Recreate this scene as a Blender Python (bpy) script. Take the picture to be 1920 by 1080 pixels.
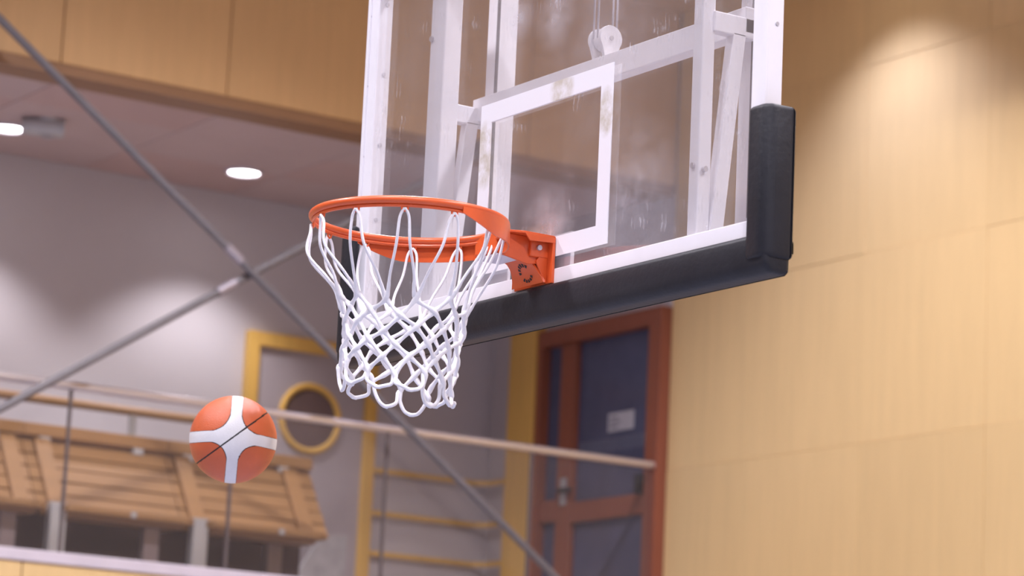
import bpy, bmesh, math, random
from mathutils import Vector, Matrix

scene = bpy.context.scene
for o in list(bpy.data.objects):
    bpy.data.objects.remove(o)
COL = scene.collection
V = Vector
rnd = random.Random(7)

# ---------------------------------------------------------------- camera
YAW, PITCH, ROLL = -0.994, 0.192, 0.046
CAM = V((6.051, -4.008, 1.517))
FPX = 5605.3
fw = V((math.sin(YAW) * math.cos(PITCH), math.cos(YAW) * math.cos(PITCH), math.sin(PITCH)))
r0 = V((math.cos(YAW), -math.sin(YAW), 0))
u0 = r0.cross(fw)
rt = math.cos(ROLL) * r0 + math.sin(ROLL) * u0
up = -math.sin(ROLL) * r0 + math.cos(ROLL) * u0
cd = bpy.data.cameras.new('camera')
cam = bpy.data.objects.new('camera', cd)
COL.objects.link(cam)
m = Matrix((rt, up, -fw)).transposed().to_4x4()
m.translation = CAM
cam.matrix_world = m
cd.sensor_width = 36
cd.lens = FPX * 36 / 1920
cd.clip_end = 200
cd.dof.use_dof = True
cd.dof.focus_distance = 7.35
cd.dof.aperture_fstop = 3.7
scene.camera = cam

# ---------------------------------------------------------------- world, exposure
w = bpy.data.worlds.new('world')
scene.world = w
w.use_nodes = True
w.node_tree.nodes['Background'].inputs[0].default_value = (0.60, 0.57, 0.65, 1)
w.node_tree.nodes['Background'].inputs[1].default_value = 0.2
vs = scene.view_settings
vs.view_transform = 'Standard'
vs.look = 'None'
vs.gamma = 1
vs.use_curve_mapping = False
vs.exposure = 0.0
LIGHT = (0.98, 0.935, 1.02)
COOL = (0.80, 0.86, 1.30)
HALL = 1560.0

# room planes (metres; board front face is y = 0, hall floor z = 0)
YW = 6.0          # end wall
XG = -7.645       # gallery front
XB = -9.544       # gallery back wall
ZS = 5.41         # gallery soffit
ZF = 2.62         # gallery floor
ZE = 6.5          # soffit in front of the end wall
ZC = 9.0          # hall ceiling
XR = 10.0
YB = -22.0

# ---------------------------------------------------------------- materials
def new_mat(name):
    mt = bpy.data.materials.new(name)
    mt.use_nodes = True
    nt = mt.node_tree
    return mt, nt, nt.nodes['Principled BSDF']

def N(nt, typ, **kw):
    n = nt.nodes.new(typ)
    for k, v in kw.items():
        setattr(n, k, v)
    return n

def L(nt, a, b):
    nt.links.new(a, b)

def math_node(nt, op, a, b=None, clamp=False):
    n = nt.nodes.new('ShaderNodeMath')
    n.operation = op
    n.use_clamp = clamp
    for i, x in enumerate((a, b)):
        if x is None:
            continue
        if hasattr(x, 'node'):
            nt.links.new(x, n.inputs[i])
        else:
            n.inputs[i].default_value = x
    return n.outputs[0]

def mixc(nt, fac, a, b, blend='MIX'):
    n = nt.nodes.new('ShaderNodeMix')
    n.data_type = 'RGBA'
    n.blend_type = blend
    for sock, x in ((n.inputs[0], fac), (n.inputs[6], a), (n.inputs[7], b)):
        if hasattr(x, 'node'):
            nt.links.new(x, sock)
        else:
            sock.default_value = x if not isinstance(x, tuple) else tuple(x) + (1,) if len(x) == 3 else x
    return n.outputs[2]

def coords(nt, scale=(1, 1, 1), kind='Object'):
    tc = N(nt, 'ShaderNodeTexCoord')
    mp = N(nt, 'ShaderNodeMapping')
    mp.inputs['Scale'].default_value = scale
    L(nt, tc.outputs[kind], mp.inputs[0])
    return mp.outputs[0]

def noise(nt, vec, scale, detail=4, rough=.55):
    n = N(nt, 'ShaderNodeTexNoise')
    n.inputs['Scale'].default_value = scale
    n.inputs['Detail'].default_value = detail
    n.inputs['Roughness'].default_value = rough
    L(nt, vec, n.inputs['Vector'])
    return n.outputs['Fac']

def ramp(nt, fac, p0, p1, c0=(0, 0, 0, 1), c1=(1, 1, 1, 1)):
    n = N(nt, 'ShaderNodeValToRGB')
    n.color_ramp.elements[0].position = p0
    n.color_ramp.elements[1].position = p1
    n.color_ramp.elements[0].color = c0
    n.color_ramp.elements[1].color = c1
    L(nt, fac, n.inputs[0])
    return n.outputs[0]

def plain(name, col, rough=.5, metal=0, spec=.5, var=.06, scale=6, bump=0.0, bscale=80):
    mt, nt, b = new_mat(name)
    v = coords(nt)
    f = noise(nt, v, scale)
    dark = tuple(c * (1 - var) for c in col)
    lite = tuple(min(1, c * (1 + var)) for c in col)
    L(nt, mixc(nt, ramp(nt, f, .3, .7), dark, lite), b.inputs['Base Color'])
    b.inputs['Roughness'].default_value = rough
    b.inputs['Metallic'].default_value = metal
    b.inputs['Specular IOR Level'].default_value = spec
    if bump:
        bn = N(nt, 'ShaderNodeBump')
        bn.inputs['Strength'].default_value = bump
        bn.inputs['Distance'].default_value = .004
        L(nt, noise(nt, v, bscale, 3), bn.inputs['Height'])
        L(nt, bn.outputs[0], b.inputs['Normal'])
    return mt

def wood(name, col, stretch=(6, 6, .5), tint=.10, rough=.45, grain=.10, coat=0.0):
    mt, nt, b = new_mat(name)
    tc = N(nt, 'ShaderNodeTexCoord')
    oi = N(nt, 'ShaderNodeObjectInfo')
    ad = N(nt, 'ShaderNodeVectorMath', operation='ADD')
    cmb = N(nt, 'ShaderNodeCombineXYZ')
    s = math_node(nt, 'MULTIPLY', oi.outputs['Random'], 37.0)
    for i in range(3):
        L(nt, s, cmb.inputs[i])
    L(nt, tc.outputs['Object'], ad.inputs[0])
    L(nt, cmb.outputs[0], ad.inputs[1])
    mp = N(nt, 'ShaderNodeMapping')
    mp.inputs['Scale'].default_value = stretch
    L(nt, ad.outputs[0], mp.inputs[0])
    f = noise(nt, mp.outputs[0], 3.0, 6, .6)
    g = noise(nt, mp.outputs[0], 22.0, 3, .5)
    c = mixc(nt, ramp(nt, f, .3, .72), tuple(x * (1 - grain) for x in col), tuple(min(1, x * (1 + grain)) for x in col))
    c = mixc(nt, .15, c, mixc(nt, g, tuple(x * .8 for x in col), tuple(min(1, x * 1.1) for x in col)))
    t = math_node(nt, 'ADD', math_node(nt, 'MULTIPLY', oi.outputs['Random'], tint), 1 - tint / 2)
    hsv = N(nt, 'ShaderNodeHueSaturation')
    L(nt, t, hsv.inputs['Value'])
    L(nt, c, hsv.inputs['Color'])
    L(nt, hsv.outputs[0], b.inputs['Base Color'])
    b.inputs['Roughness'].default_value = rough
    b.inputs['Coat Weight'].default_value = coat
    b.inputs['Coat Roughness'].default_value = .35
    return mt

def emit(name, col, strength):
    mt, nt, b = new_mat(name)
    b.inputs['Base Color'].default_value = (.8, .8, .8, 1)
    b.inputs['Emission Color'].default_value = col + (1,)
    b.inputs['Emission Strength'].default_value = strength
    return mt

M = {}
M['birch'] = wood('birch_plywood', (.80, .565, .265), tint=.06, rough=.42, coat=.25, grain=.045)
M['birch_dim'] = wood('birch_plywood_dimmed', (.66, .40, .18), grain=.06, tint=.06, rough=.45)  # same birch as the end wall, with its weaker light put into the colour
M['pine'] = wood('pine', (.35, .185, .067), stretch=(6, .6, 6), tint=.12, rough=.5)
M['pine_dark'] = wood('dark_pine_and_gap_shade', (.30, .16, .08), stretch=(6, .6, 6), tint=.05, rough=.5)  # dark pine of trim and seat frame; also paints the shade under bench rails
M['yellow_wood'] = wood('yellow_stained_wood', (.74, .45, .11), tint=.04, rough=.45)
M['door_wood'] = wood('red_brown_wood', (.28, .085, .045), tint=.08, rough=.4)
M['brown_panel'] = plain('brown_panel', (.075, .035, .03), .6)
M['gallery_floor'] = plain('gallery_floor', (.45, .40, .38), .6)
M['wall_grey'] = plain('grey_plaster', (.56, .52, .53), .85, var=.02, scale=2)
M['soffit'] = plain('soffit_panel_grey', (.56, .44, .42), .8, var=.04, scale=1.5)
M['soffit_red'] = plain('soffit_panel_reddish', (.56, .41, .38), .8, var=.04, scale=1.5)
M['door_grey'] = plain('grey_door_leaf', (.42, .37, .38), .6, var=.03)
M['grey_sheet'] = plain('pale_grey_sheet', (.42, .40, .40), .6, var=.15, scale=9)
M['floor'] = plain('blue_sports_floor', (.27, .29, .37), .45, var=.04, scale=1.5)
M['pale_wall'] = plain('pale_grey_wall', (.60, .58, .60), .8, var=.02)
M['seam_strip'] = plain('pale_seam_strip', (.66, .47, .28), .6, var=.03)
M['white_ceiling'] = plain('white_ceiling', (.7, .68, .68), .9)
M['dark_metal'] = plain('grey_brown_metal', (.28, .22, .22), .5, .3)
M['grey_metal'] = plain('pale_grey_metal', (.50, .50, .50), .45, .2)
M['joint'] = plain('dark_rubber_joint', (.14, .11, .105), .7)
M['steel'] = plain('brushed_steel', (.72, .66, .66), .32, .85, var=.03)
M['rod'] = plain('galvanised_rod', (.19, .175, .185), .5, .2)
M['rod_sleeve'] = plain('rod_sleeve', (.42, .38, .42), .45, .4)
M['cap'] = plain('white_metal_cap', (.66, .60, .66), .5, 0)
M['white_paint'] = plain('white_powder_coat', (.86, .84, .88), .38, var=.025, scale=9)
M['pad'] = plain('black_vinyl_padding', (.019, .019, .024), .5, spec=.3, var=.12, scale=14, bump=.25, bscale=60)
M['orange'] = plain('orange_enamel', (.74, .115, .027), .34, var=.07, scale=16)
M['bolt'] = plain('zinc_bolt', (.60, .58, .62), .4, .4)
M['dark'] = plain('dark_gap', (.02, .02, .025), .6)
M['slot'] = plain('rail_slot', (.10, .095, .11), .6)
M['cord'] = plain('white_nylon_cord', (.90, .89, .93), .6, var=.05, scale=60, bump=.5, bscale=500)
M['cable'] = plain('grey_steel_cable', (.50, .47, .52), .4, .4)
M['ball_orange'] = plain('orange_composite_leather', (.60, .12, .04), .36, var=.08, scale=18, bump=.4, bscale=420)
M['ball_white'] = plain('white_composite_leather', (.74, .73, .74), .42, var=.05, scale=18, bump=.3, bscale=420)
M['ball_seam'] = plain('black_rubber_seam', (.018, .014, .014), .5)
M['door_glass'] = plain('dark_blue_door_glass', (.085, .095, .16), .16, var=.1)
M['sign'] = plain('white_sign_card', (.50, .49, .53), .6)
M['sign_ink'] = plain('grey_sign_print', (.18, .17, .22), .6)
M['frost'] = plain('frosted_transfer', (.24, .25, .32), .6)
M['port_glass'] = plain('dark_porthole_glass', (.13, .085, .085), .25)
M['lamp_lens'] = emit('lamp_lens', (1, .96, 1), 14)
M['lamp_off'] = plain('unlit_lamp_lens', (.40, .39, .42), .3)

# target marking: white paint with brownish scuffs
mt, nt, b = new_mat('white_line_paint_scuffed')
v = coords(nt)
nz_ = ramp(nt, noise(nt, v, 26, 5, .6), .30, .62)
geo = N(nt, 'ShaderNodeNewGeometry')
fac = 0.0
for (sx, sz, rx_, rz_) in ((-.27, 3.315, .05, .085), (.075, 3.425, .05, .05), (.27, 3.33, .03, .06)):
    d = N(nt, 'ShaderNodeVectorMath', operation='SUBTRACT')
    L(nt, geo.outputs['Position'], d.inputs[0])
    d.inputs[1].default_value = (sx, 0, sz)
    m_ = N(nt, 'ShaderNodeVectorMath', operation='MULTIPLY')
    L(nt, d.outputs[0], m_.inputs[0])
    m_.inputs[1].default_value = (1 / rx_, 0, 1 / rz_)
    ln_ = N(nt, 'ShaderNodeVectorMath', operation='LENGTH')
    L(nt, m_.outputs[0], ln_.inputs[0])
    q = math_node(nt, 'SUBTRACT', 1.15, ln_.outputs['Value'], True)
    q = math_node(nt, 'MULTIPLY', math_node(nt, 'MULTIPLY', q, 3.0, True), nz_)
    fac = math_node(nt, 'ADD', q, fac, True)
c = mixc(nt, math_node(nt, 'MULTIPLY', fac, .8), (.84, .82, .86), (.50, .44, .33))
L(nt, c, b.inputs['Base Color'])
b.inputs['Roughness'].default_value = .45
M['line'] = mt

# acrylic board: clear, dusty, scratched
def glass_mat(name, haze, dirt, tint=(.985, .985, .99), smudges=(), gloss=.06):
    mt = bpy.data.materials.new(name)
    mt.use_nodes = True
    nt = mt.node_tree
    nt.nodes.remove(nt.nodes['Principled BSDF'])
    out = nt.nodes['Material Output']
    tr = N(nt, 'ShaderNodeBsdfTransparent')
    tr.inputs[0].default_value = tint + (1,)
    df = N(nt, 'ShaderNodeBsdfDiffuse')
    df.inputs[0].default_value = (.75, .72, .76, 1)
    gl = N(nt, 'ShaderNodeBsdfGlossy')
    gl.inputs['Roughness'].default_value = .06
    fac = None
    if dirt:
        v = coords(nt)
        a = ramp(nt, noise(nt, v, 3.2, 6, .65), .45, .8)
        mp = coords(nt, (30, 1, 5))
        s1 = ramp(nt, noise(nt, mp, 2.2, 4, .7), .60, .68)
        mp2 = coords(nt, (7, 1, 2.5))
        s2 = ramp(nt, noise(nt, mp2, 6.5, 3, .5), .62, .70)
        big = ramp(nt, noise(nt, v, 4.5, 2, .5), .48, .62)
        s = math_node(nt, 'MULTIPLY', math_node(nt, 'MAXIMUM', s1, s2), big)
        fac = math_node(nt, 'ADD', math_node(nt, 'MULTIPLY', a, dirt * .35), haze)
        fac = math_node(nt, 'ADD', fac, math_node(nt, 'MULTIPLY', s, dirt * 1.7))
        geo = N(nt, 'ShaderNodeNewGeometry')
        for (sx, sz, sr, amt) in smudges:
            d = N(nt, 'ShaderNodeVectorMath', operation='DISTANCE')
            L(nt, geo.outputs['Position'], d.inputs[0])
            d.inputs[1].default_value = (sx, 0, sz)
            q = math_node(nt, 'SUBTRACT', 1.0, math_node(nt, 'DIVIDE', d.outputs['Value'], sr), True)
            q = math_node(nt, 'MULTIPLY', q, ramp(nt, noise(nt, v, 14, 5, .6), .25, .7))
            fac = math_node(nt, 'ADD', fac, math_node(nt, 'MULTIPLY', q, amt), True)
    m1 = N(nt, 'ShaderNodeMixShader')
    if fac is None:
        m1.inputs[0].default_value = haze
    else:
        L(nt, fac, m1.inputs[0])
    L(nt, tr.outputs[0], m1.inputs[1])
    L(nt, df.outputs[0], m1.inputs[2])
    m2 = N(nt, 'ShaderNodeMixShader')
    fr = N(nt, 'ShaderNodeFresnel')
    fr.inputs[0].default_value = 1.35
    L(nt, math_node(nt, 'MULTIPLY', fr.outputs[0], gloss * 10, True), m2.inputs[0])
    L(nt, m1.outputs[0], m2.inputs[1])
    L(nt, gl.outputs[0], m2.inputs[2])
    L(nt, m2.outputs[0], out.inputs[0])
    return mt
M['board_glass'] = glass_mat('dusty_clear_acrylic', .055, .18,
    smudges=((.02, 3.07, .13, .5), (.02, 3.62, .09, .3), (-.14, 3.66, .07, .45), (.38, 3.12, .2, .25), (.25, 3.55, .3, .12)), gloss=.035)
M['rail_glass'] = glass_mat('balustrade_glass', .025, 0, gloss=.03)

# ---------------------------------------------------------------- builders
ORG = {}

def org_of(o):
    return ORG.get(o.name, V((0, 0, 0))) if o else V((0, 0, 0))

def tag(o, label, cat, group=None, kind=None):
    if label:
        o['label'] = label
    if cat:
        o['category'] = cat
    if group:
        o['group'] = group
    if kind:
        o['kind'] = kind
    return o

def thing(name, label, cat, loc, group=None):
    o = bpy.data.objects.new(name, None)
    o.empty_display_size = .1
    COL.objects.link(o)
    o.location = loc
    ORG[o.name] = V(loc)
    return tag(o, label, cat, group)

def link(name, me, parent=None, loc=None):
    o = bpy.data.objects.new(name, me)
    COL.objects.link(o)
    if parent:
        o.parent = parent
        o.location = V(loc) - org_of(parent) if loc is not None else (0, 0, 0)
    elif loc is not None:
        o.location = loc
    ORG[o.name] = V(loc) if loc is not None else org_of(parent)
    return o

def from_bm(name, bm, mat, parent=None, smooth=False, bevel=0.0, seg=2, autosmooth=False):
    bmesh.ops.recalc_face_normals(bm, faces=bm.faces)
    if bevel:
        es = [e for e in bm.edges if len(e.link_faces) == 2 and e.calc_face_angle(0) > .5]
        bmesh.ops.bevel(bm, geom=es, offset=bevel, segments=seg, affect='EDGES', profile=.5)
    vs_ = [v.co for v in bm.verts]
    if parent:
        o0 = org_of(parent)
        loc = None
    else:
        lo = V([min(v[i] for v in vs_) for i in range(3)])
        hi = V([max(v[i] for v in vs_) for i in range(3)])
        o0 = V(((lo.x + hi.x) / 2, (lo.y + hi.y) / 2, lo.z))
        loc = o0
    bmesh.ops.translate(bm, verts=bm.verts, vec=-o0)
    me = bpy.data.meshes.new(name)
    bm.to_mesh(me)
    bm.free()
    me.materials.append(M[mat] if isinstance(mat, str) else mat)
    if smooth:
        for p in me.polygons:
            p.use_smooth = True
    if autosmooth:
        me.set_sharp_from_angle(angle=math.radians(40))
    return link(name, me, parent, loc)

def add_box(bm, x0, x1, y0, y1, z0, z1):
    vv = [bm.verts.new((x, y, z)) for x in (x0, x1) for y in (y0, y1) for z in (z0, z1)]
    for f in ((0, 1, 3, 2), (4, 6, 7, 5), (0, 4, 5, 1), (2, 3, 7, 6), (0, 2, 6, 4), (1, 5, 7, 3)):
        bm.faces.new([vv[i] for i in f])

def box(name, x, y, z, mat, parent=None, bevel=0.0, seg=2):
    bm = bmesh.new()
    add_box(bm, x[0], x[1], y[0], y[1], z[0], z[1])
    return from_bm(name, bm, mat, parent, bevel=bevel, seg=seg)

def prism(name, poly, axis, lo, hi, mat, parent=None, bevel=0.0, smooth=False, seg=2):
    """poly: 2D points in the two other axes (x->(y,z), y->(x,z), z->(x,y))"""
    bm = bmesh.new()
    def P(a, b, t):
        return {'x': (t, a, b), 'y': (a, t, b), 'z': (a, b, t)}[axis]
    A = [bm.verts.new(P(a, b, lo)) for a, b in poly]
    B = [bm.verts.new(P(a, b, hi)) for a, b in poly]
    bm.faces.new(A)
    bm.faces.new(B[::-1])
    n = len(poly)
    for i in range(n):
        bm.faces.new((A[i], B[i], B[(i + 1) % n], A[(i + 1) % n]))
    return from_bm(name, bm, mat, parent, bevel=bevel, smooth=smooth, autosmooth=smooth, seg=seg)

def add_tube(bm, pts, rad, seg=8, closed=False, caps=True):
    pts = [V(p) for p in pts]
    n = len(pts)
    rads = rad if isinstance(rad, (list, tuple)) else [rad] * n
    tang = []
    for i in range(n):
        a = pts[(i - 1) % n] if closed or i > 0 else pts[i]
        b_ = pts[(i + 1) % n] if closed or i < n - 1 else pts[i]
        tang.append((b_ - a).normalized())
    ref = V((0, 0, 1)) if abs(tang[0].z) < .9 else V((1, 0, 0))
    nrm = (ref - tang[0] * ref.dot(tang[0])).normalized()
    rings = []
    for i in range(n):
        nrm = (nrm - tang[i] * nrm.dot(tang[i])).normalized()
        bn = tang[i].cross(nrm)
        rings.append([bm.verts.new(pts[i] + (nrm * math.cos(t) + bn * math.sin(t)) * rads[i])
                      for t in (2 * math.pi * k / seg for k in range(seg))])
    m_ = n if closed else n - 1
    for i in range(m_):
        a, b_ = rings[i], rings[(i + 1) % n]
        for k in range(seg):
            bm.faces.new((a[k], a[(k + 1) % seg], b_[(k + 1) % seg], b_[k]))
    if caps and not closed:
        bm.faces.new(rings[0][::-1])
        bm.faces.new(rings[-1])

def tube(name, pts, rad, mat, parent=None, seg=8, closed=False):
    bm = bmesh.new()
    add_tube(bm, pts, rad, seg, closed)
    return from_bm(name, bm, mat, parent, smooth=True, autosmooth=True)

def spline(pts, n=8):
    """Catmull-Rom through pts"""
    pts = [V(p) for p in pts]
    out = []
    for i in range(len(pts) - 1):
        p0 = pts[max(i - 1, 0)]
        p1, p2 = pts[i], pts[i + 1]
        p3 = pts[min(i + 2, len(pts) - 1)]
        for k in range(n):
            t = k / n
            out.append(.5 * ((2 * p1) + (p2 - p0) * t + (2 * p0 - 5 * p1 + 4 * p2 - p3) * t * t + (3 * p1 - p0 - 3 * p2 + p3) * t ** 3))
    out.append(pts[-1])
    return out

def disc(name, c, rad, axis, thick, mat, parent=None, seg=24, bevel=0.0):
    c = V(c)
    bm = bmesh.new()
    poly = [(math.cos(2 * math.pi * k / seg) * rad, math.sin(2 * math.pi * k / seg) * rad) for k in range(seg)]
    ax = 'xyz'.index(axis)
    A, B = [], []
    for a, b_ in poly:
        for lst, t in ((A, -thick / 2), (B, thick / 2)):
            q = [a, b_]
            q.insert(ax, t)
            lst.append(bm.verts.new(c + V(q)))
    bm.faces.new(A)
    bm.faces.new(B[::-1])
    for i in range(seg):
        bm.faces.new((A[i], B[i], B[(i + 1) % seg], A[(i + 1) % seg]))
    return from_bm(name, bm, mat, parent, bevel=bevel)

def struct(o):
    o['kind'] = 'structure'
    return o

def piece_mesh(name, sx, sy, sz, mat, bevel=.004):
    bm = bmesh.new()
    add_box(bm, -sx / 2, sx / 2, -sy / 2, sy / 2, 0, sz)
    bmesh.ops.recalc_face_normals(bm, faces=bm.faces)
    if bevel:
        bmesh.ops.bevel(bm, geom=list(bm.edges), offset=bevel, segments=1, affect='EDGES')
    me = bpy.data.meshes.new(name)
    bm.to_mesh(me)
    bm.free()
    me.materials.append(M[mat])
    return me

# ---------------------------------------------------------------- the hall shell
floor = struct(box('floor', (XB - .3, XR + .3), (YB - .3, YW + .4), (-.2, 0), 'floor'))
struct(box('ceiling', (XG, XR + .3), (YB - .3, YW + .4), (ZC, ZC + .2), 'white_ceiling'))
struct(box('ceiling_soffit', (XG, XR), (4.5, YW), (ZE, ZC), 'birch_dim'))
struct(box('wall_right', (XR, XR + .3), (YB, YW), (0, ZC), 'pale_wall'))
struct(box('wall_back', (XB - .3, XR + .3), (YB - .3, YB), (0, ZC), 'pale_wall'))
struct(box('wall_left_lower', (XG - .25, XG - .03), (YB, YW), (0, ZF - .2), 'birch_dim'))
struct(box('wall_left_gallery', (XB - .3, XB), (YB, YW + .4), (0, ZS + .3), 'wall_grey'))
struct(box('floor_gallery', (XB, XG - .03), (YB, YW), (ZF - .2, ZF), 'gallery_floor'))

# end wall: backing with birch panels, each panel its own piece
wend = struct(box('wall_end', (XB - .3, XR + .3), (YW + .03, YW + .4), (0, ZC), 'wall_grey'))
xs = [XG + .015, -6.89, -5.93, -4.97, -4.01, -3.05, -2.09]
zs = [-.03, 1.19, 2.41, 3.785, 4.80, 5.83, ZE]
k = 0
box('backing_board', (xs[0], -2.09), (YW + .004, YW + .03), (2.4, ZE), 'seam_strip', wend)
for i in range(len(xs) - 1):
    for j in range(len(zs) - 1):
        if zs[j + 1] < 2.3:
            continue
        me = piece_mesh('birch_panel', xs[i + 1] - xs[i] - .002, .018, zs[j + 1] - zs[j] - .002, 'birch', .001)
        o = link('birch_panel', me, wend, ((xs[i] + xs[i + 1]) / 2, YW + .010 + rnd.uniform(-.002, .002), zs[j] + .003))
        k += 1
box('birch_panel', (-2.09, XR), (YW - .003, YW + .03), (0, ZE), 'birch', wend)
box('birch_panel', (XG + .015, -2.09), (YW - .003, YW + .03), (0, 2.4), 'birch', wend)

# bulkhead over the gallery, panelled, with a dark bottom edge
bulk = struct(box('wall_left_bulkhead', (XG - .20, XG - .03), (YB, YW), (ZS + .004, ZC), 'birch_dim'))
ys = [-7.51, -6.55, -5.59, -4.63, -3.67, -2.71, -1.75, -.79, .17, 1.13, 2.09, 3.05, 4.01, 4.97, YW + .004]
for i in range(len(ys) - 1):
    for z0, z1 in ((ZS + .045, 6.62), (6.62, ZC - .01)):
        me = piece_mesh('bulkhead_panel', .03, ys[i + 1] - ys[i] - .006, z1 - z0 - .006, 'birch_dim', .003)
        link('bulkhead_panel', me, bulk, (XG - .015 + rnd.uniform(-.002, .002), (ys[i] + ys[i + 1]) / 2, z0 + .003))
struct(box('trim_1', (XG - .21, XG + .004), (YB, YW - .01), (ZS - .012, ZS + .045), 'pine_dark'))
# soffit over the gallery in panels
sof = struct(box('ceiling_gallery', (XB, XG - .2), (YB, YW), (ZS + .02, ZS + .3), 'soffit'))
ysf = [.25, 1.21, 2.17, 3.13, 4.09, 5.05, YW - .01]
xsf = [XB + .005, XB + .62, XB + 1.2, XG - .22]
for i in range(len(ysf) - 1):
    for j in range(3):
        me = piece_mesh('soffit_panel', xsf[j + 1] - xsf[j] - .006, ysf[i + 1] - ysf[i] - .008, .02,
                        'soffit_red' if (i * 2 + j) % 3 == 0 else 'soffit', .003)
        link('soffit_panel', me, sof, ((xsf[j] + xsf[j + 1]) / 2, (ysf[i] + ysf[i + 1]) / 2, ZS + rnd.uniform(-.001, .001)))
# gallery front: birch fascia panels with white metal cap
fas = struct(box('wall_left_fascia', (XG - .06, XG - .03), (YB, YW), (ZF - .2, 2.91), 'birch_dim'))
for i in range(len(ys) - 1):
    me = piece_mesh('fascia_panel', .03, ys[i + 1] - ys[i] - .006, 1.0, 'birch', .003)
    link('fascia_panel', me, fas, (XG - .015, (ys[i] + ys[i + 1]) / 2, 1.905))
struct(box('trim_2', (XG - .075, XG + .012), (YB, YW), (2.907, 2.968), 'cap', bevel=.006))
# ---------------------------------------------------------------- gallery doors
# red-brown glazed door in the end wall
d1 = thing('door_1', None, None, (-8.31, YW, ZF))
d1['kind'] = 'structure'
d1['label'] = 'red-brown wooden door with dark blue glass at the gallery end'
yd0, yd1 = YW - .04, YW + .03
box('door_post', (-9.185, -8.91), (YW - .09, yd1), (ZF, ZS), 'yellow_wood', d1, .006)['label'] = 'yellow wooden post beside the door'
frame = box('door_frame', (-8.91, -8.86), (yd0 - .03, yd1), (ZF, 4.74), 'door_wood', d1, .004)
box('door_frame', (-7.755, XG + .012), (yd0 - .03, yd1), (ZF, 4.74), 'door_wood', d1, .004)
box('door_frame', (-8.86, -7.755), (yd0 - .03, yd1), (4.64, 4.74), 'door_wood', d1, .004)
box('transom_panel', (-8.91, XG + .012), (YW - .01, yd1), (4.74, ZS), 'wall_grey', d1)
box('mullion', (-8.685, -8.535), (yd0, yd1), (ZF, 4.64), 'door_wood', d1, .004)
box('sidelight_pane', (-8.86, -8.685), (YW, YW + .01), (3.70, 4.64), 'door_glass', d1)
box('sidelight_rail', (-8.86, -8.685), (yd0, yd1), (3.57, 3.70), 'door_wood', d1, .004)
box('sidelight_pane', (-8.86, -8.685), (YW, YW + .01), (2.75, 3.57), 'door_glass', d1)
leaf = box('mid_rail', (-8.535, -7.755), (yd0, yd1), (3.55, 3.67), 'door_wood', d1, .004)
box('upper_pane', (-8.535, -7.755), (YW, YW + .01), (3.67, 4.64), 'door_glass', d1)
box('lower_pane', (-8.535, -7.755), (YW, YW + .01), (2.80, 3.55), 'door_glass', d1)
box('bottom_rail', (-8.535, -7.755), (yd0, yd1), (ZF, 2.80), 'door_wood', d1, .004)
sg = box('notice', (-8.22, -7.965), (YW - .006, YW), (4.065, 4.175), 'sign', d1)
sg['label'] = 'small white notice on the door glass'
for q in range(3):
    box('print_line', (-8.20, -8.12 + .03 * (q % 2)), (YW - .008, YW - .006), (4.085 + .028 * q, 4.097 + .028 * q), 'sign_ink', sg)
bm = bmesh.new()
for q in range(24):
    x = -8.52 + q * .031
    vv = [bm.verts.new(pt) for pt in ((x, YW - .003, 3.95), (x + .009, YW - .003, 3.95), (x + .022, YW - .003, 4.03), (x + .013, YW - .003, 4.03))]
    bm.faces.new(vv)
fr_ = from_bm('frosted_strokes', bm, 'frost', d1)
fr_['kind'] = 'stuff'
fr_['label'] = 'row of slanted frosted strokes on the glass'
hb = box('handle_plate', (-8.63, -8.575), (yd0 - .012, yd0), (3.66, 3.82), 'grey_metal', d1, .003)
box('handle', (-8.62, -8.50), (yd0 - .05, yd0 - .012), (3.73, 3.755), 'dark', hb, .004)
box('door_closer', (-7.83, -7.77), (yd0 - .05, yd0), (3.66, 3.78), 'dark', d1, .01)

# grey door with a round porthole in the gallery back wall
d2 = thing('door_2', None, None, (XB, 4.71, ZF))
d2['kind'] = 'structure'
d2['label'] = 'grey door with round porthole and yellow wooden frame'
box('door_leaf', (XB, XB + .03), (4.33, 5.09), (ZF, 4.52), 'door_grey', d2)
box('door_frame', (XB, XB + .06), (4.255, 4.335), (ZF, 4.60), 'yellow_wood', d2, .005)
box('door_frame', (XB, XB + .06), (5.085, 5.165), (ZF, 4.60), 'yellow_wood', d2, .005)
box('door_frame', (XB, XB + .06), (4.335, 5.085), (4.515, 4.60), 'yellow_wood', d2, .005)
pc = V((XB + .035, 4.71, 4.12))
pts = [pc + V((0, math.cos(t) * .197, math.sin(t) * .197)) for t in (2 * math.pi * i / 40 for i in range(40))]
pr = tube('porthole_ring', pts, .021, 'yellow_wood', d2, 8, True)
disc('porthole_pane', pc - V((.002, 0, 0)), .19, 'x', .008, 'port_glass', pr, 32)

# horizontal wooden rails wrapping the corner beside the doors
for i, z in enumerate((3.86, 3.60, 3.355, 3.10)):
    words = ('topmost', 'second highest', 'third highest', 'lowest')[i]
    t = thing('wall_rail', words + ' yellow wooden rail on the wall between porthole door and corner post', 'rail', (XB, 5.6, z - .016), 'wooden rails on the gallery wall')
    box('rail_bar', (XB + .02, XB + .045), (5.165, YW - .09), (z - .016, z + .016), 'yellow_wood', t, .004)
    prism('corner_bar', [(XB + .02, YW - .09), (XB + .045, YW - .09), (XB + .11, YW - .03), (XB + .11, YW), (XB + .095, YW)], 'z', z - .016, z + .016, 'yellow_wood', t)
    box('rail_bar', (XB + .11, -9.185), (YW - .035, YW - .005), (z - .016, z + .016), 'yellow_wood', t, .004)
    for yy in (5.25, 5.6):
        box('standoff', (XB, XB + .02), (yy - .015, yy + .015), (z - .012, z + .012), 'dark_metal', t)

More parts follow.
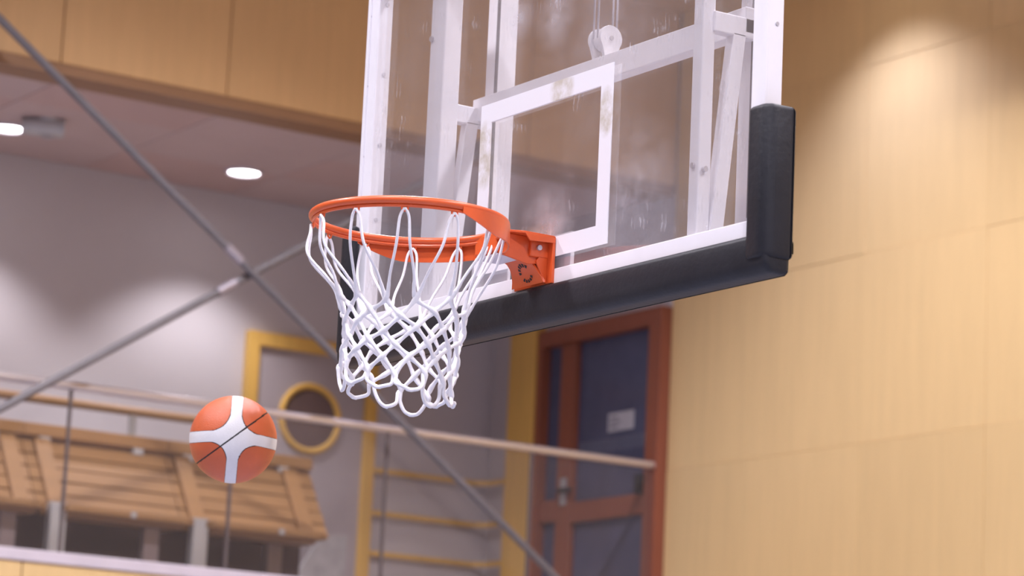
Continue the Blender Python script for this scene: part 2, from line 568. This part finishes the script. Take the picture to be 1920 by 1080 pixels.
# ---------------------------------------------------------------- gallery downlights
def downlight(c, label, lit, power, size, blend=.12, aim=None, rad=.1, col=LIGHT):
    t = thing('downlight', label, 'downlight', c, 'recessed downlights')
    c = V(c)
    pts = [c + V((math.cos(a) * rad, math.sin(a) * rad, -.006)) for a in (2 * math.pi * i / 28 for i in range(28))]
    tube('trim_ring', pts, .012, 'cap', t, 6, True)
    disc('lens', c - V((0, 0, .002)), rad - .008, 'z', .006, 'lamp_lens' if lit else 'lamp_off', t)
    if lit and power:
        ld = bpy.data.lights.new('downlight_beam', 'SPOT')
        ld.energy = power
        ld.color = col
        ld.spot_size = math.radians(size)
        ld.spot_blend = blend
        ld.shadow_soft_size = .05
        lo = bpy.data.objects.new('downlight_beam', ld)
        COL.objects.link(lo)
        lo.parent = t
        lo.location = (0, 0, -.03)
        if aim:
            lo.rotation_euler = aim
    return t
downlight((-8.937, 3.86, ZS - .002), 'lit round downlight in the soffit nearest the backboard', True, 84, 102, .55)
downlight((-8.926, 2.38, ZS - .002), 'lit round downlight in the soffit at the left picture edge', True, 84, 102, .55)
downlight((-8.93, .90, ZS - .002), 'lit round downlight in the soffit outside the picture', True, 84, 102, .55)
sp = thing('swivel_spotlight', 'unlit grey swivel spotlight hanging from the gallery soffit beside a lit downlight', 'spotlight', (-8.60, 2.47, ZS - .02))
disc('mount', (-8.60, 2.47, ZS - .008), .055, 'z', .02, 'grey_metal', sp)
tube('lamp_body', [(-8.57, 2.55, ZS - .05), (-8.60, 2.47, ZS - .05), (-8.66, 2.34, ZS - .05)], [.052, .055, .045], 'grey_metal', sp, 16)
disc('lamp_face', (-8.60, 2.47, ZS - .104), .03, 'z', .004, 'lamp_off', sp)

# wall washers in the soffit before the end wall
downlight((-5.62, 5.42, ZE - .002), 'lit wall washer above the birch end wall right of the backboard', True, 125, 108, .8, col=COOL)
downlight((-1.6, 5.42, ZE - .002), 'lit wall washer above the birch end wall outside the picture', True, 125, 108, .8, col=COOL)

# hall luminaires
ZL = 8.2
for ix, x in enumerate((-3.6, .9, 5.4)):
    for iy, y in enumerate((2.2, -2.6, -7.4)):
        t = thing('high_bay_lamp', 'round high-bay lamp hanging from the hall ceiling outside the picture', 'lamp', (x, y, ZL), 'high-bay lamps of the hall')
        prf = [(.30, 0), (.29, .05), (.20, .16), (.11, .22), (.11, .34), (.05, .36)]
        bm = bmesh.new()
        rings = [[bm.verts.new((x + math.cos(2 * math.pi * k / 28) * r_, y + math.sin(2 * math.pi * k / 28) * r_, ZL + z_)) for k in range(28)] for r_, z_ in prf]
        for a, b_ in zip(rings, rings[1:]):
            for k in range(28):
                bm.faces.new((a[k], a[(k + 1) % 28], b_[(k + 1) % 28], b_[k]))
        bm.faces.new(rings[-1])
        from_bm('reflector', bm, 'cap', t, smooth=True, autosmooth=True)
        disc('lens', (x, y, ZL + .03), .27, 'z', .01, 'lamp_lens', t, 28)
        tube('suspension_cable', [(x, y, ZL + .35), (x, y, ZC - .001)], .006, 'cable', t, 6)
        ld = bpy.data.lights.new('high_bay_beam', 'SPOT')
        ld.energy = HALL * (1.3 if y > 0 else 1.0)
        ld.color = LIGHT
        ld.spot_size = math.radians(124)
        ld.spot_blend = .45
        ld.shadow_soft_size = .27
        lo = bpy.data.objects.new('high_bay_beam', ld)
        COL.objects.link(lo)
        lo.parent = t
        lo.location = (0, 0, .0)

# ---------------------------------------------------------------- balustrade
bal = thing('glass_balustrade', 'frameless glass balustrade with slim steel handrail along the gallery edge', 'balustrade', (XG - .03, 3, 2.968))
tube('handrail', [(XG - .025, y, 3.815) for y in (-7.06, -4, -1.0, 1.0, 2.5, 4, 5, 6.0)], .023, 'steel', bal, 12)
yj = [-7.055, -6.12, -5.185, -4.25, -3.315, -2.38, -1.445, -.51, .425, 1.36, 2.295, 3.23, 4.165, 5.1, 5.98]
for i in range(len(yj) - 1):
    box('glass_panel', (XG - .031, XG - .019), (yj[i] + .006, yj[i + 1] - .006), (2.93, 3.80), 'rail_glass', bal)
for y in yj[1:-1]:
    box('joint_strip', (XG - .034, XG - .016), (y - .007, y + .007), (2.94, 3.80), 'joint', bal)
box('end_strip', (XG - .034, XG - .016), (5.975, 5.99), (2.94, 3.80), 'dark_metal', bal)
tube('end_bracket', [(XG - .025, 5.97, 3.60), (XG - .0, 5.99, 3.80)], .01, 'dark_metal', bal, 6)

# ---------------------------------------------------------------- benches on the gallery
def bench(y0, y1, battens, legs, label, sy1=None):
    t = thing('spectator_bench', label, 'bench', (-8.3, (y0 + y1) / 2, ZF), 'slatted wooden benches on the gallery')
    # backrest leans back: from (x=-8.30, z=3.27) to (x=-8.55, z=3.64)
    bx, bz, tx, tz = -8.30, 3.27, -8.555, 3.645
    dx, dz = tx - bx, tz - bz
    ln = math.hypot(dx, dz)
    ux, uz = dx / ln, dz / ln
    nx, nz = uz, -ux
    def slab(name, s0, s1, d0, d1, ya, yb, mat, par):
        P = lambda s, d: (bx + ux * s + nx * d, bz + uz * s + nz * d)
        a, b_, c_, e = P(s0, d0), P(s1, d0), P(s1, d1), P(s0, d1)
        bm = bmesh.new()
        A = [bm.verts.new((q[0], ya, q[1])) for q in (a, b_, c_, e)]
        B = [bm.verts.new((q[0], yb, q[1])) for q in (a, b_, c_, e)]
        bm.faces.new(A)
        bm.faces.new(B[::-1])
        for i in range(4):
            bm.faces.new((A[i], B[i], B[(i + 1) % 4], A[(i + 1) % 4]))
        return from_bm(name, bm, mat, par, bevel=.003, seg=1)
    n = 5
    st = ln / n
    for i in range(n):
        slab('backrest_slat', i * st + .004, (i + 1) * st - .004, -.02, rnd.uniform(-.001, .003), y0 + .002, y1 - .002, 'pine', t)
    for yb in battens:
        slab('batten', -.02, ln - .005, .003, .030, yb - .045, yb + .045, 'pine', t)
    box('top_rail', (-8.62, -8.53), (y0, y1), (3.668, 3.735), 'pine', t, .006)
    box('gap_shade_strip', (-8.60, -8.57), (y0, y1), (3.63, 3.67), 'pine_dark', t)  # dark strip standing in for the shaded gap below the top rail
    for q in (.15, .8):
        yy = y0 + (y1 - y0) * q
        box('bracket', (-8.565, -8.535), (yy - .03, yy + .03), (3.635, 3.675), 'grey_metal', t)
    ys1 = sy1 or y1
    s = prism('seat', [(-8.02, y0 + .06), (-8.02, ys1 - .10), (-8.06, ys1 - .05), (-8.34, ys1 - .03), (-8.34, y0 + .03), (-8.06, y0 + .03)],
              'z', 3.225, 3.262, 'pine', t, .006)
    box('seat_frame', (-8.30, -8.08), (y0 + .06, ys1 - .10), (3.20, 3.225), 'pine_dark', t)
    box('seat_bracket', (-8.025, -8.012), ((y0 + y1) / 2 - .015, (y0 + y1) / 2 + .015), (3.226, 3.255), 'grey_metal', t)
    box('back_panel', (-8.64, -8.62), (y0, y1), (ZF, 3.66), 'brown_panel', t)
    for (x, yl, z1, mt_) in legs:
        box('leg', (x - .03, x + .03), (yl - .045, yl + .045), (ZF, z1), mt_, t, .004)
    return t
bench(1.58, 2.435, (1.7, 2.34), ((-8.16, 1.66, 3.22, 'grey_metal'), (-8.16, 2.21, 3.21, 'dark_metal')), 'slatted wooden bench on the gallery at the left picture edge')
bench(2.435, 3.285, (2.54,), ((-8.10, 2.46, 3.27, 'grey_metal'), (-8.16, 3.03, 3.21, 'dark_metal')), 'slatted wooden bench on the gallery, middle of the three, left of the basketball')
bench(3.285, 4.20, (3.375, 4.05), ((-8.10, 3.285, 3.27, 'grey_metal'), (-8.3, 3.85, 3.21, 'dark_metal')), 'slatted wooden bench on the gallery below the porthole door, partly behind the basketball', 4.09)

hr = thing('wooden_handrail', 'brown wooden handrail on slim grey brackets behind the gallery benches', 'handrail', (-9.1, 3, 3.62))
tube('rail', [(-9.1, y, 3.955) for y in (.4, 2, 3, 4.05)], .026, 'pine', hr, 10)
for y in (.9, 2.12, 3.34, 4.0):
    box('post', (-9.11, -9.09), (y - .022, y + .022), (3.62, 3.945), 'grey_metal', hr, .003)
    box('wall_arm', (XB, -9.09), (y - .012, y + .012), (3.62, 3.645), 'grey_metal', hr, .003)

gs = prism('leaning_sheet', [(4.40, ZF), (4.40, 2.9), (4.706, 3.395), (4.89, 3.42), (4.893, ZF)], 'x', -9.32, -9.29, 'grey_sheet', None, .004)
tag(gs, 'pale grey slanted sheet standing before the porthole door beside the bench', 'sheet')

# ---------------------------------------------------------------- cross bracing rods before the gallery
def lerp_line(P0, P1, t):
    return V(P0) + (V(P1) - V(P0)) * t
XP = XG + .15
def brace(label, y0, z0, y1, z1, ya, yb, x):
    f = lambda y: (x, y, z0 + (z1 - z0) * (y - y0) / (y1 - y0))
    t = thing('bracing_rod', label, 'rod', f((ya + yb) / 2), 'crossed steel bracing rods')
    tube('rod', [f(ya), f(yb)], .021, 'rod', t, 10)
    for yy in (ya, yb):
        c = f(yy)
        box('end_bracket', (XG + .002, x + .02), (yy - .03, yy + .03), (c[2] - .05, c[2] + .05), 'rod', t, .004)
    return t, f
b1, f1_ = brace('grey steel bracing rod falling from upper left to lower right before the gallery', 1.683, 5.573, 5.284, 3.02, .2, 5.95, XP)
tube('sleeve', [f1_(3.03), f1_(3.12)], .027, 'rod_sleeve', b1, 10)
b2, f2_ = brace('grey steel bracing rod rising from lower left towards the rim before the gallery', 1.848, 3.621, 3.523, 4.71, .2, 4.63, XP - .05)
tube('sleeve', [f2_(3.02), f2_(3.12)], .027, 'rod_sleeve', b2, 10)

# ================================================================ basketball goal
B0 = 2.9
bb = thing('backboard', 'clear glass backboard with white frame, target rectangle and black edge padding', 'backboard', (0, 0, B0))
FW, FD = .055, .044
ZT = B0 + 1.05
box('glass_panel', (-.895, .895), (.004, .014), (B0 + .01, ZT - .01), 'board_glass', bb)
fl = box('frame_member', (-.9, -.9 + FW), (0, FD), (B0, ZT), 'white_paint', bb, .002)
fr = box('frame_member', (.9 - FW, .9), (0, FD), (B0, ZT), 'white_paint', bb, .002)
fb = box('frame_member', (-.9 + FW, .9 - FW), (.0, FD), (B0, B0 + .069), 'white_paint', bb, .002)
ft = box('frame_member', (-.9 + FW, .9 - FW), (.0, FD), (ZT - .06, ZT), 'white_paint', bb, .002)
for z in (3.21, 3.42, 3.62, 3.82):
    disc('screw', (.9005, .025, z), .005, 'x', .003, 'bolt', fr, 10)
    disc('screw', (-.9 + FW + .0005, .025, z + .03), .006, 'x', .003, 'bolt', fl, 10)
    disc('screw', (-.888, -.0005, z), .004, 'y', .003, 'bolt', fl, 10)
# outer ridge on the left and right frame members (stepped profile)
for s in (-1, 1):
    xx = sorted((s * .9, s * .885))
    box('edge_ridge', xx, (-.004, 0.001), (B0 + .07, ZT), 'white_paint', fl if s < 0 else fr, .001)

bm = bmesh.new()
o_ = [(-.295, B0 + .10), (.295, B0 + .10), (.295, B0 + .55), (-.295, B0 + .55)]
i_ = [(-.245, B0 + .15), (.245, B0 + .15), (.245, B0 + .50), (-.245, B0 + .50)]
vs4 = [[bm.verts.new((x, y, z)) for x, z in lst] for y in (.0015, .004) for lst in (o_, i_)]
for q in range(4):
    r_ = (q + 1) % 4
    bm.faces.new((vs4[0][q], vs4[0][r_], vs4[1][r_], vs4[1][q]))
    bm.faces.new((vs4[2][q], vs4[3][q], vs4[3][r_], vs4[2][r_]))
    bm.faces.new((vs4[0][q], vs4[2][q], vs4[2][r_], vs4[0][r_]))
    bm.faces.new((vs4[1][q], vs4[1][r_], vs4[3][r_], vs4[3][q]))
tr_ = from_bm('target_rectangle', bm, 'line', bb)
tr_['label'] = 'scuffed white target rectangle painted on the glass'

# padding: an L-shaped profile swept along bottom and up both sides
def pad_piece(name, prof, axis, lo, hi, parent, n=24):
    o = prism(name, prof, axis, lo, hi, 'pad', parent, bevel=.012, seg=3)
    for p in o.data.polygons:
        p.use_smooth = True
    return o
bp = pad_piece('bottom_pad', [(-.022, B0 + .027), (-.024, B0 - .01), (-.022, B0 - .045), (-.005, B0 - .063), (.044, B0 - .064), (.052, B0 - .055), (.052, B0 + .02), (.046, B0 + .02), (.046, B0 - .002), (-.002, B0 - .002), (-.002, B0 + .027)],
         'x', -.940, .940, bb)
bp['label'] = 'black vinyl padding along the bottom edge'
for s in (-1, 1):
    prof = [(s * .872, -.029), (s * .928, -.031), (s * .947, -.012), (s * .948, .046), (s * .940, .055), (s * .87, .055), (s * .87, .046), (s * .902, .046), (s * .902, -.002), (s * .872, -.002)]
    sp_ = pad_piece('side_pad', prof, 'z', B0 - .030, B0 + .322, bb)
    sp_['label'] = 'black vinyl padding up the %s side' % ('left' if s < 0 else 'right')

# ---------------------------------------------------------------- support frame behind the glass
sf = thing('backboard_support_frame', 'white tubular steel support frame behind the glass backboard', 'support frame', (0, .2, B0))
ZTOP = ZC - .01
box('front_upright', (-.640, -.567), (FD + .001, .100), (B0 + .02, ZT - .01), 'white_paint', sf, .004)
box('front_upright', (.555, .593), (FD + .001, .082), (B0 + .02, ZT - .01), 'white_paint', sf, .004)
disc('stud', (.5975, .06, 3.14), .007, 'x', .012, 'bolt', sf, 10)
disc('stud', (.574, .0425, 3.15), .007, 'y', .006, 'bolt', sf, 10)
disc('stud', (-.63, .0425, 3.71), .008, 'y', .006, 'bolt', sf, 10)
hbz = (3.49, 3.556)
hb_ = box('cross_bar', (-.60, .60), (.165, .203), hbz, 'white_paint', sf, .003)
for s in (-1, 1):
    x0 = s * .6
    xa, xb = sorted((x0, x0 - s * .03))
    box('depth_bar', (xa, xb), (.075, .20), (3.478, 3.528), 'white_paint', sf, .003)
    prism('diagonal_brace', [(.131, 3.485), (.168, 3.485), (.115, 2.97), (.078, 2.97)], 'x', xa, xb, 'white_paint', sf, .002)
    # vertical sliding rail with a dark slot
    ra, rb = (-.605, -.555) if s < 0 else (.528, .578)
    rail = box('slide_rail', (ra, rb), (.205, .27), (3.03, ZTOP), 'white_paint', sf, .003)
    box('slot', (rb - .004, rb + .0006), (.2043, .212), (3.05, ZTOP - .05), 'slot', rail)
    box('rail_foot', (ra - .012, rb + .012), (.20, .29), (3.018, 3.032), 'white_paint', rail, .002)
box('lower_cross_bar', (-.60, .60), (.205, .245), (2.96, 3.018), 'white_paint', sf, .003)
box('ceiling_plate', (-.75, .75), (.15, .33), (ZC - .02, ZC), 'white_paint', sf)
# mounting plate seen through the glass behind the rim
prism('mount_plate', [(-.335, 2.968), (-.335, 3.034), (-.287, 3.047), (-.235, 3.040), (-.165, 3.020), (-.165, 2.968)], 'y', .020, .03, 'white_paint', sf, .002)
box('mount_plate', (-.12, .118), (.018, .03), (2.965, 3.06), 'white_paint', sf, .002)

# pulley with two cable loops
pu = thing('pulley', 'white twin-cheek pulley with steel cables above the target rectangle', 'pulley', (-.01, .185, 3.556))
for x in (-.045, .0):
    bm = bmesh.new()
    cen = V((x, .188, 3.605))
    A, B = [], []
    prof = []
    for k in range(19):
        a = math.radians(-35 + 250 * k / 18)
        prof.append((cen.y + math.cos(a) * .034, cen.z + math.sin(a) * .034))
    prof += [(cen.y - .018, 3.556), (cen.y + .018, 3.556)]
    prism('cheek', prof, 'x', x, x + .012, 'white_paint', pu, .001)
disc('wheel', (-.0165, .188, 3.605), .029, 'x', .026, 'white_paint', pu, 24, .002)
disc('axle', (.013, .188, 3.605), .006, 'x', .004, 'bolt', pu, 10)
for dy in (-.029, .029):
    for dx in (-.026, -.008):
        tube('cable', [(dx, .188 + dy, 3.605), (dx, .188 + dy, ZC - .02)], .0028, 'cable', pu, 6)

# ---------------------------------------------------------------- rim
RC = V((0, -.375, 3.041))
RR = .234
rim = thing('basketball_hoop', 'orange steel basketball rim with bracket bolted to the backboard', 'rim', (0, -.375, 2.93))
def rp(deg, r=RR, z=0.0):
    a = math.radians(deg)
    return RC + V((math.sin(a) * r, math.cos(a) * r, z))
tube('ring', [rp(i * 4) for i in range(90)], .0095, 'orange', rim, 14, True)
tube('net_rail', [rp(i * 4, RR - .003, -.0125) for i in range(90)], .0045, 'orange', rim, 8, True)
# skirt plate around the rear of the ring
bm = bmesh.new()
prev = None
def skh(d):
    d = abs(d)
    return .052 if d < 62 else .052 - .034 * ((d - 62) / 28) ** 1.3
for d in range(-90, 91, 3):
    h = skh(d)
    rr = RR + .006
    a, b_, c_, e = (bm.verts.new(rp(d, rr, -.003)), bm.verts.new(rp(d, rr, -h)), bm.verts.new(rp(d, rr + .004, -h)), bm.verts.new(rp(d, rr + .004, -.003)))
    cur = (a, b_, c_, e)
    if prev:
        for i in range(4):
            bm.faces.new((prev[i], prev[(i + 1) % 4], cur[(i + 1) % 4], cur[i]))
    else:
        bm.faces.new(cur)
    prev = cur
bm.faces.new(prev[::-1])
sk = from_bm('skirt_plate', bm, 'orange', rim, smooth=True, autosmooth=True)
box('notch', (.2155, .2195), (-.283, -.275), (3.025, 3.037), 'dark', sk)
# bracket
# top plate with folded side lips, arm box, side cheek, curved web
yb0, yb1 = -.142, -.002
prism('top_plate', [(-.075, yb0), (.055, yb0), (.078, yb0 + .05), (.078, yb1), (-.085, yb1), (-.085, yb0 + .04)], 'z', 3.044, 3.050, 'orange', rim, .001)
prism('side_lip', [(yb0 + .05, 3.046), (yb1, 3.046), (yb1, 3.032), (yb0 + .066, 3.028)], 'x', .074, .079, 'orange', rim, .0008)
box('arm', (-.055, .045), (yb0 - .01, yb1), (2.992, 3.045), 'orange', rim, .006)
prism('side_cheek', [(yb0 - .004, 3.044), (yb1, 3.044), (yb1, 2.985), (yb0 + .08, 2.975), (yb0 - .004, 2.990)], 'x', .044, .050, 'orange', rim, .002)
box('bolt_block', (.048, .058), (-.060, -.006), (2.995, 3.036), 'orange', rim, .003)
disc('bolt', (.0605, -.036, 3.018), .007, 'x', .008, 'bolt', rim, 12, .001)
box('back_plate', (-.087, .078), (-.008, .0), (2.932, 3.048), 'orange', rim, .001)
prism('rear_gusset', [(-.008, 3.02), (-.008, 2.934), (-.014, 2.934), (-.04, 2.985), (-.03, 3.0)], 'x', .050, .056, 'orange', rim, .001)
# curved web from the arm down to the back plate
bm = bmesh.new()
prevrow = None
prof = [(-.070, 2.993, .050), (-.056, 2.988, .052), (-.044, 2.978, .056), (-.034, 2.965, .062), (-.026, 2.950, .070), (-.020, 2.934, .080)]
for y, z, hw in prof:
    row = [bm.verts.new((x, y, z)) for x in (-hw, -hw * .4, hw * .3, hw * .78)]
    row += [bm.verts.new((x, y + .005, z + .003)) for x in (hw * .78, hw * .3, -hw * .4, -hw)]
    if prevrow:
        for i in range(8):
            bm.faces.new((prevrow[i], prevrow[(i + 1) % 8], row[(i + 1) % 8], row[i]))
    else:
        bm.faces.new(row)
    prevrow = row
bm.faces.new(prevrow[::-1])
web = from_bm('web', bm, 'orange', rim, smooth=True, autosmooth=True)
# pale flange under the arm
pf = box('under_flange', (-.055, .045), (yb0 - .006, -.075), (2.986, 2.991), 'cap', rim, .001)
pf['label'] = 'pale flange under the arm'
# printed marks on the web: two arcs of dark strokes
bm = bmesh.new()
cx_, cy_, cz_ = .000, -.036, 2.962
def web_y(z):
    for (ya, za, _), (yb, zb, _) in zip(prof, prof[1:]):
        if za >= z >= zb:
            return ya + (yb - ya) * (za - z) / (za - zb)
    return prof[0][0] if z > prof[0][1] else prof[-1][0]
for a in (50, 75, 100, 125, 150, 175, 230, 255, 280, 305, 330):
    t_ = math.radians(a)
    q = []
    for i, j in ((-1, -1), (1, -1), (1, 1), (-1, 1)):
        rr = .022 + i * .0045
        tt = t_ + j * .14
        x_, z_ = cx_ + rr * math.cos(tt), cz_ + rr * .82 * math.sin(tt)
        q.append(bm.verts.new((x_, web_y(z_) - .0009, z_)))
    bm.faces.new(q)
st_ = from_bm('printed_marks', bm, 'dark', web)
st_['kind'] = 'stuff'
st_['label'] = 'ring of dark printed strokes'

# ---------------------------------------------------------------- net
NH = 12
net = thing('basketball_net', 'white cord basketball net hanging from the orange rim', 'net', (0, -.375, 2.58))
left_dir = V((-rt.x, -rt.y, 0)).normalized()
RP = [(0, .227), (-.04, .225), (-.08, .214), (-.12, .196), (-.16, .174), (-.195, .158), (-.25, .144), (-.32, .137), (-.39, .133), (-.46, .130)]
def rprof(z):
    for (za, ra), (zb, rb) in zip(RP, RP[1:]):
        if z >= zb:
            t = (za - z) / (za - zb)
            return ra + (rb - ra) * t
    return RP[-1][1]
def npos(ang, z, extra=0.0):
    d = V((math.sin(ang), math.cos(ang), 0))
    sway = max(0, d.dot(left_dir))
    bulge = .030 * sway * math.exp(-((z + .10) / .06) ** 2)
    r_ = rprof(z) + bulge + extra
    lean = left_dir * (.012 * max(0, -z - .2) / .25)
    drop = .020 * d.dot(left_dir) * min(1, max(0, -z - .12) / .25)
    return V((RC.x, RC.y, RC.z)) + d * r_ + V((0, 0, z + drop)) + lean
STEP = math.radians(360 / NH)
ROW0, DZ, NR = -.212, .035, 6
jit = {}
def knot(col2, row):
    """col2: angle index in half steps"""
    key = (col2 % (2 * NH), row)
    if key not in jit:
        g = random.Random(key[0] * 31 + row * 977)
        jit[key] = (g.uniform(-.04, .04), g.uniform(-.005, .005), g.uniform(-.006, .006))
    ja, jz, jr = jit[key]
    return (col2 * STEP / 2 + HOOK0 + ja, ROW0 - row * DZ + jz - .012 * math.sin(col2 * .9), jr)
HOOK0 = math.radians(4)
for h in range(NH):
    bm = bmesh.new()
    hook_a = h * STEP + HOOK0
    top = npos(hook_a, -.018, .006)
    for s in (-1, 1):
        ctrl = [top + V((0, 0, -.001))]
        k0a, k0z, k0r = knot(2 * h + s, 0)
        g = random.Random(h * 7 + s)
        sl = g.uniform(-.012, .016)
        for t in (.10, .4, .72):
            za = -.02 + (k0z + .02) * t
            aa = hook_a + (k0a - hook_a) * (t ** 1.25) + (s * .035 if t < .2 else 0)
            ctrl.append(npos(aa, za, sl * math.sin(math.pi * t)))
        kn = []
        for row in range(NR):
            a_, z_, jr_ = knot(2 * h + s * (1 + row), row)
            off = .0022 * (1 if (row % 2 == 0) == (s > 0) else -1)
            ctrl.append(npos(a_, z_, jr_ + off))
            kn.append(len(ctrl) - 1)
        # half of a hanging bottom loop, meets the neighbour's strand
        a_, z_, jr_ = knot(2 * h + s * (NR), NR - 1)
        ei = (2 * h + s * (NR + 1)) % (2 * NH)
        ge = random.Random(ei * 13 + 5)
        ea = a_ + s * STEP / 2
        ea = round((ea - HOOK0) / (STEP / 2)) * STEP / 2 + HOOK0
        ez = ROW0 - (NR - 1) * DZ - .030 - .034 * ge.random()
        ex = ge.uniform(-.022, .026)
        ctrl.append(npos(ea - s * STEP * .44, (z_ + ez) / 2 - .004, jr_ + ex * .5))
        ctrl.append(npos(ea - s * STEP * .25, ez + .006, ex))
        ctrl.append(npos(ea, ez, ex))
        ctrl.append(npos(ea + s * STEP * .10, ez + .0006, ex))
        pts = spline(ctrl, 7)
        rads = []
        for i in range(len(pts)):
            q = i / 7
            base = .0036 if q < kn[0] - .6 else .0047
            near = min(abs(q - kk) for kk in kn)
            if near < .18:
                base *= 1.45
            elif near < .32:
                base *= 1.15
            rads.append(base)
        add_tube(bm, pts, rads, 7)
    from_bm('net_cord', bm, 'cord', net, smooth=True, autosmooth=False)
# hooks on the rim carry the net
for h in range(NH):
    hook_a = math.degrees(h * STEP + HOOK0)
    pts = [rp(hook_a + dd, RR - .003, zz) for dd, zz in ((-1.8, -.015), (-1.6, -.022), (0, -.026), (1.6, -.022), (1.8, -.015))]
    tube('net_hook', spline(pts, 3), .0025, 'orange', rim, 6)

# ---------------------------------------------------------------- ball
BC = V((-1.178, -.194, 2.640))
BR = .12
ball = thing('basketball', 'orange and white basketball in mid-air left of the net', 'ball', BC - V((0, 0, BR)))
vdir = (CAM - BC).normalized()
ax_r = (rt - vdir * rt.dot(vdir)).normalized()
ax_u = vdir.cross(ax_r).normalized()
if ax_u.dot(up) < 0:
    ax_u = -ax_u
ang = math.radians(-5)      # the star leans a little
e_a = ax_r * math.cos(ang) + ax_u * math.sin(ang)
e_b = -ax_r * math.sin(ang) + ax_u * math.cos(ang)
dg = math.radians(36 - 0)
e_d = (-ax_r * math.sin(dg) + ax_u * math.cos(dg))   # normal of the straight seam plane
cen_off = V((.02, .06))
def classify(n):
    a, b_, c_ = n.dot(e_a) - .02, n.dot(e_b) - .06, n.dot(vdir)
    b_ += .10 * a * a
    s = n.dot(e_d) - .045
    kk = .066
    v_ = abs(a * b_)
    wmin = .135
    d_edge = min(abs(a) - wmin, abs(b_) - wmin)
    f = (v_ - kk) / math.hypot(a, b_) if math.hypot(a, b_) > 1e-6 else -1
    val = min(f, d_edge) if min(abs(a), abs(b_)) > wmin * .9 or v_ > kk else f
    val = f if min(abs(a), abs(b_)) > wmin else min(f, d_edge)
    if abs(s) < .017 and abs(n.dot(vdir)) > 0:
        return 'seam'
    if abs(val) < .0095:
        return 'seam'
    if val < 0:
        return 'white'
    return 'o%d%d%d' % (a > 0, b_ > 0, s > 0)
NU, NV = 420, 210
axp = (e_a * .3 + e_b * .2 + vdir * -.93).normalized()      # poles away from the view
t1 = axp.orthogonal().normalized()
t2 = axp.cross(t1)
groups = {}
def spt(i, j):
    th = math.pi * j / NV
    ph = 2 * math.pi * (i % NU) / NU
    return (axp * math.cos(th) + (t1 * math.cos(ph) + t2 * math.sin(ph)) * math.sin(th))
grid = [[spt(i, j) for i in range(NU)] for j in range(NV + 1)]
for j in range(NV):
    for i in range(NU):
        q = ((i, j), (i, j + 1), ((i + 1) % NU, j + 1), ((i + 1) % NU, j))
        n = (grid[j][i] + grid[j + 1][(i + 1) % NU] + grid[j + 1][i] + grid[j][(i + 1) % NU]).normalized()
        groups.setdefault(classify(n), []).append(q)
for key, quads in groups.items():
    idx, verts, faces = {}, [], []
    rr = BR - (.0012 if key == 'seam' else 0)
    for q in quads:
        f_ = []
        for (i, j) in q:
            if j in (0, NV):
                i = 0
            if (i, j) not in idx:
                idx[(i, j)] = len(verts)
                verts.append(grid[j][i] * rr + V((0, 0, BR)))
            if idx[(i, j)] not in f_:
                f_.append(idx[(i, j)])
        faces.append(f_)
    nm = {'seam': 'seam_channel', 'white': 'white_panel'}.get(key, 'orange_panel')
    me = bpy.data.meshes.new(nm)
    me.from_pydata(verts, [], faces)
    me.update()
    me.materials.append(M[{'seam_channel': 'ball_seam', 'white_panel': 'ball_white', 'orange_panel': 'ball_orange'}[nm]])
    for p in me.polygons:
        p.use_smooth = True
    o = link(nm, me, ball)
